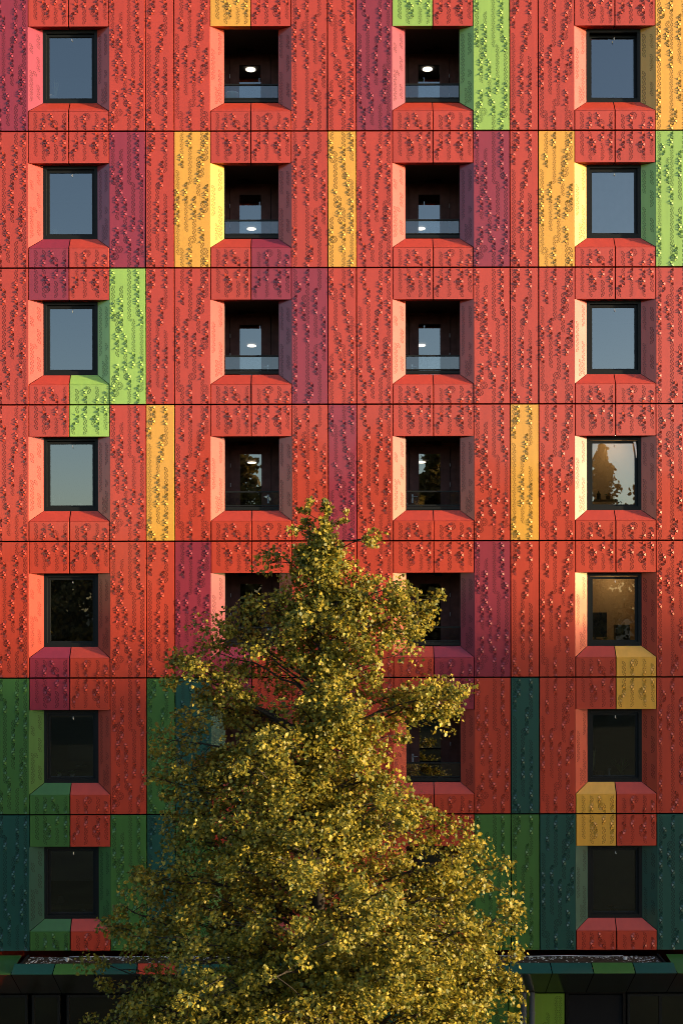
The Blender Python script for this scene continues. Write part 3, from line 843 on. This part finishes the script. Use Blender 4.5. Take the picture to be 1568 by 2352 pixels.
tree = link('linden_tree', None, None, (0,0,0))
tag(tree, 'yellowing linden tree with dense leafy crown in front of the building', 'tree')
rt = random.Random(42)
bark = MB()
axx = tx(AX)
tr_pts = [(axx+.12*math.sin(z*.55)*min(1,z/3)*(1 if z < 11 else .6), TY+.10*math.sin(z*.4+1), z) for z in np.linspace(0, tz(1185), 24)]
tr_r = [max(.012, .19*(1 - i/23.5)**.9) for i in range(24)]
bark.tube(tr_pts, tr_r, 10)
def trunk_at(z):
    i = min(max(z/tz(1185)*23, 0), 22.99); k = int(i); f = i-k
    return Vector(tr_pts[k]).lerp(Vector(tr_pts[k+1]), f)
clus = []   # (centre, radius, count, outward)
def branch(tip, dens=1.0, thick=1.0, start=.32):
    tip = Vector(tip)
    R = math.hypot(tip.x-axx, tip.y-TY)
    za = max(1.7, tip.z - R*rt.uniform(.15,.6) - .15)
    za = min(za, tz(1175))
    a = trunk_at(za)
    mid = a.lerp(tip, .5) + Vector((rt.uniform(-.1,.1)*R, rt.uniform(-.1,.1)*R, R*rt.uniform(.03,.16)))
    n = 9; pts = []
    for i in range(n):
        t = i/(n-1)
        p = a*(1-t)**2 + mid*2*t*(1-t) + tip*t*t
        pts.append(p + Vector((rt.uniform(-1,1),rt.uniform(-1,1),rt.uniform(-1,1)))*.018*R*(t>0))
    r0 = (.009 + .010*R)*thick
    bark.tube(pts, [r0*(1-.82*i/(n-1)) for i in range(n)], 5, cap=False)
    out = Vector((tip.x-axx, tip.y-TY, .15*R)); out.normalize()
    nc = max(3, int(2 + R*2.9))
    for i in range(nc):
        t = start + (1.0-start)*(i+rt.random())/nc if i < nc-1 else 1.0
        p = a*(1-t)**2 + mid*2*t*(1-t) + tip*t*t
        rad = rt.uniform(.17,.34)*(.7 if t > .95 else 1)*min(1, max(.36, (tz(1150) - p.z)/1.1))
        j = Vector((rt.gauss(0,1),rt.gauss(0,1),rt.gauss(0,.7)))*(.26*(1-.75*(t>.93)))*min(1,R)
        c = p + j
        if j.length > .15: bark.tube([p, p.lerp(c,.5)+Vector((0,0,.03)), c], [.008,.006,.004], 4, cap=False)
        clus.append((c, rad, int(88*dens*rt.uniform(.6,1.25)*min(1, (rad/.17)**1.5)), out))
def tip_from(py, az, fr):
    c, s = math.cos(az), math.sin(az)
    RR, RL = prof(PR_R, py), prof(PR_L, py)
    side = RR if c > 0 else RL
    R = max(.06, (side*c*c + .5*(RR+RL)*.95*s*s)*KT - .20)*fr
    return (axx + R*c, TY + R*s, tz(py))
NB = 235
gold = 2.39996
for i in range(NB):
    # more branches where the crown is wide
    while True:
        py = rt.uniform(1160, 2720)
        if rt.random() < (40 + prof(PR_R, py) + prof(PR_L, py))/1000: break
    az = i*gold + rt.uniform(-.4,.4)
    branch(tip_from(py, az, rt.uniform(.72, 1.0)))
for i in range(46):   # inner shoots that fill the core
    py = rt.uniform(1240, 1900); branch(tip_from(py, i*gold, rt.uniform(.25,.6)), 1.0, .7, .2)
for i in range(26):   # the pointed top
    py = rt.uniform(1190, 1340); branch(tip_from(py, i*gold, rt.uniform(.6,1.05)), .6, .7, .1)
# long sprays that break the outline
for px, py, dy in ((997,1375,.6),(990,1430,.3),(1000,1400,.0),(955,1355,.4),(1078,1588,.4),(1050,1612,.2),(1060,1592,-.3),(1000,1578,.5),(905,1345,-.4),
                   (796,1172,.1),(745,1152,-.1),(748,1168,.0),(700,1192,.1),(680,1215,.0),(845,1235,-.2),(690,1170,.2),
                   (502,1430,.3),(520,1445,.0),(410,1510,.2),(425,1525,-.2),(470,1490,.4),(450,1600,.2),(500,1560,-.3),(575,1380,.3),(640,1275,.1),
                   (352,1700,.3),(345,1780,-.1),(360,1740,.5),(380,1830,.2),(385,1880,.0),(300,2020,.4),(330,2000,-.2),(262,2090,.2),(252,2150,.5),
                   (240,2220,.0),(228,2270,.3),(232,2330,-.2),(270,2340,.4),(1208,2095,.2),(1195,2110,-.3),(1218,2195,.3),(1190,2200,-.1),(1150,2000,.2),(1140,2050,.5),
                   (1195,2250,.0),(1185,2300,.3),(1190,2340,-.2),(1115,1950,.1),(1050,1905,.3),(990,1868,.0),(930,1690,.2)):
    branch((tx(px - (14 if px > 1020 else 0)), TY+dy, tz(py)), .9, .9, .55)
cen, outw = [], []
r = np.random.default_rng(11)
for c, rad, n, o in clus:
    q = r.normal(size=(n,3)); q /= np.linalg.norm(q, axis=1, keepdims=True)
    q *= (rad*r.random((n,1))**.45)*np.array([1.05,1.05,.85])
    cen.append(q + np.array(c)); outw.append(np.tile(np.array(o), (n,1)) + q/rad*.6)
cen = np.concatenate(cen); outw = np.concatenate(outw)
print('leaves', len(cen))
link('crown', leaf_mesh('crown', cen, outw, .058, 3, M_LEAF), tree)
bark.build('trunk', M_BARK, tree)

# ------------------------------------------------------------------ what the windows mirror and what throws the shade
SUN_AZ, SUN_EL = math.radians(77.0), math.radians(5.0)    # from the facade normal towards the right; height
sdir = Vector((math.sin(SUN_AZ)*math.cos(SUN_EL), -math.cos(SUN_AZ)*math.cos(SUN_EL), math.sin(SUN_EL)))
M_LEAF2 = leaf_material('park_leaf', (.08,.065,.012), (.26,.165,.04), .40)
def park_tree(seed, H, W, pointed):
    r = np.random.default_rng(seed)
    e = link('park_tree', None, None, (0,0,0))
    n = 5200 if pointed else 6000
    t = r.random(n)**.8
    zz = H*(.22 + .78*t)
    rad = W*(np.sin(np.pi*np.clip(.12+.86*t,0,1))**.75 if not pointed else (1.02-t)**.75*np.minimum(1,.35+3*t))
    lob = 1 + .25*np.sin(5*t*6.28 + r.integers(0,6)) 
    a = r.random(n)*6.28
    rr = rad*lob*(r.random(n)**.4)*(.75+.35*np.sin(3*a+zz*.9))
    if pointed: rr *= .62 + .38*np.sin(zz*3.1 + 2*np.sin(a*2)) + .25*r.normal(size=n)*t
    c = np.stack([rr*np.cos(a), rr*np.sin(a), zz], 1)
    o = c - np.array([0,0,H*.5]); o /= np.linalg.norm(o, axis=1, keepdims=True)
    link('crown', leaf_mesh('park_crown', c, o, .34 if pointed else .5, seed, M_LEAF2), e)
    mb = MB(); mb.tube([(0,0,0),(.1,0,H*.35),(0,.1,H*.9)], [.35,.24,.04], 8)
    for k in range(14):
        z = H*(.25+.05*k); al = k*2.4
        L = W*.7*(1-k/16)
        mb.tube([(0,0,z),(L*.5*math.cos(al),L*.5*math.sin(al),z+L*.3),(L*math.cos(al),L*math.sin(al),z+L*.5)], [.1,.06,.02], 5, cap=False)
    mb.build('trunk', M_BARK, e)
    return e
protos = [park_tree(101, 20, 4.6, False), park_tree(102, 18, 4.0, False), park_tree(103, 22, 5.4, True)]
pr = random.Random(9)
spots = []
def skyline(x):
    """tree tops seen mirrored from the building: lower to the left, a tall pointed one to the right"""
    return float(np.interp(x, [-120,-45,-30,-20,-13,12,20,45,120], [19,19,19.5,21,29,29,24.5,22,20]))
for i in range(32):
    x = -118 + 7.6*i + pr.uniform(-1.5,1.5)
    y = -98 - 8*pr.random() - (8 if i % 2 else 0)
    spots.append((x, y, pr.choice((0,0,1,2)), skyline(x)*pr.uniform(.90,1.03)))
spots += [(25.5, -93, 2, 26.5), (32.5, -96, 0, 24.6), (19.5, -97, 1, 24.0), (38, -95, 1, 25.6), (14, -96, 0, 25.5)]
used = set()
for x, y, k, hgt in spots:
    s = hgt/(20, 18, 22)[k]
    o = protos[k] if k not in used else copy_tree(protos[k])
    used.add(k)
    o.location = (x, y, 0); o.scale = (s*1.05, s*1.05, s); o.rotation_euler = (0,0,pr.uniform(0,6.28))
    tag(o, 'tall leafy park tree facing the building, mirrored in its windows', 'tree', 'park trees mirrored in the windows')
# long block to the right whose roof edge cuts off the low sun
nv = Vector((math.cos(SUN_AZ), math.sin(SUN_AZ), 0))
sh = Vector((math.sin(SUN_AZ), -math.cos(SUN_AZ), 0))
def blockpt(S, q): return sh*S + nv*q
SD = 135.0
HB = Z(1468) + SD*math.tan(SUN_EL)
blk = link('neighbouring_building', None, None, (0,0,0))
tag(blk, 'long flat-roofed neighbouring block far to the right that shades the lower floors', 'building')
mb = MB()
q0, q1, S0, S1 = -2.7, 60.0, SD, SD + 14
p = [blockpt(S0,q0), blockpt(S0,q1), blockpt(S1,q1), blockpt(S1,q0)]
for i in range(4):
    a, c = p[i], p[(i+1)%4]
    mb.face([a, c, c+Vector((0,0,HB)), a+Vector((0,0,HB))])
mb.build('wall', simple('pale_render', (.35,.33,.30), .85, .2), blk)
mb = MB(); mb.face([q+Vector((0,0,HB+.01)) for q in p]); mb.build('roof', M_BACK, blk)
mb = MB()
for f in range(6):
    for i in range(18):
        q = q0 + 2 + i*3.2; z = 1.2 + f*3.0
        if z + 1.4 > HB: continue
        a, c = blockpt(S0-.02, q), blockpt(S0-.02, q+1.5)
        mb.face([a+Vector((0,0,z)), c+Vector((0,0,z)), c+Vector((0,0,z+1.4)), a+Vector((0,0,z+1.4))])
mb.build('window', M_DARKTH, blk)

# ------------------------------------------------------------------ light
w = bpy.data.worlds.new('World'); scene.world = w; w.use_nodes = True
nt = w.node_tree; bg = nt.nodes['Background']
sky = nt.nodes.new('ShaderNodeTexSky'); sky.sky_type = 'NISHITA'; sky.sun_disc = False
sky.sun_elevation = SUN_EL; sky.sun_rotation = math.pi - SUN_AZ
sky.air_density = 0.7; sky.dust_density = 1.2; sky.ozone_density = 1.0
nt.links.new(sky.outputs[0], bg.inputs['Color']); bg.inputs['Strength'].default_value = .15
ld = bpy.data.lights.new('sun', 'SUN'); ld.energy = 4.0; ld.angle = math.radians(.9); ld.color = (1, .76, .47)
lo = bpy.data.objects.new('sun', ld); COL.objects.link(lo)
lo.rotation_euler = sdir.to_track_quat('Z', 'Y').to_euler(); lo.location = (30, -30, 40)

# ------------------------------------------------------------------ camera
cd = bpy.data.cameras.new('camera'); cam = bpy.data.objects.new('camera', cd); COL.objects.link(cam)
cd.sensor_fit = 'HORIZONTAL'; cd.sensor_width = 36.0
cd.lens = 36.0*CAM_D/(1568*K); cd.clip_end = 3000
cd.shift_y = (EYE - 1176.0)/1568.0
cam.matrix_world = Matrix.Translation((0, -CAM_D, EYE_Z)) @ Matrix.Rotation(math.pi/2, 4, 'X') @ Matrix.Rotation(math.radians(-.11), 4, 'Z')
scene.camera = cam
scene.view_settings.view_transform = 'Standard'; scene.view_settings.look = 'None'
scene.view_settings.exposure = 1.76; scene.view_settings.gamma = 1.0
scene.view_settings.use_curve_mapping = False
scene.cycles.use_denoising = True
scene.cycles.denoiser = 'OPENIMAGEDENOISE'; scene.cycles.denoising_input_passes = 'RGB_ALBEDO_NORMAL'; scene.cycles.denoising_prefilter = 'NONE'
w.cycles.sampling_method = 'MANUAL'; w.cycles.sample_map_resolution = 2048
scene.cycles.filter_width = 1.0
scene.cycles.use_adaptive_sampling = False
scene.cycles.caustics_reflective = False; scene.cycles.caustics_refractive = False
scene.cycles.blur_glossy = .5
scene.cycles.max_bounces = 8; scene.cycles.transparent_max_bounces = 12
scene.cycles.sample_clamp_indirect = 6.0
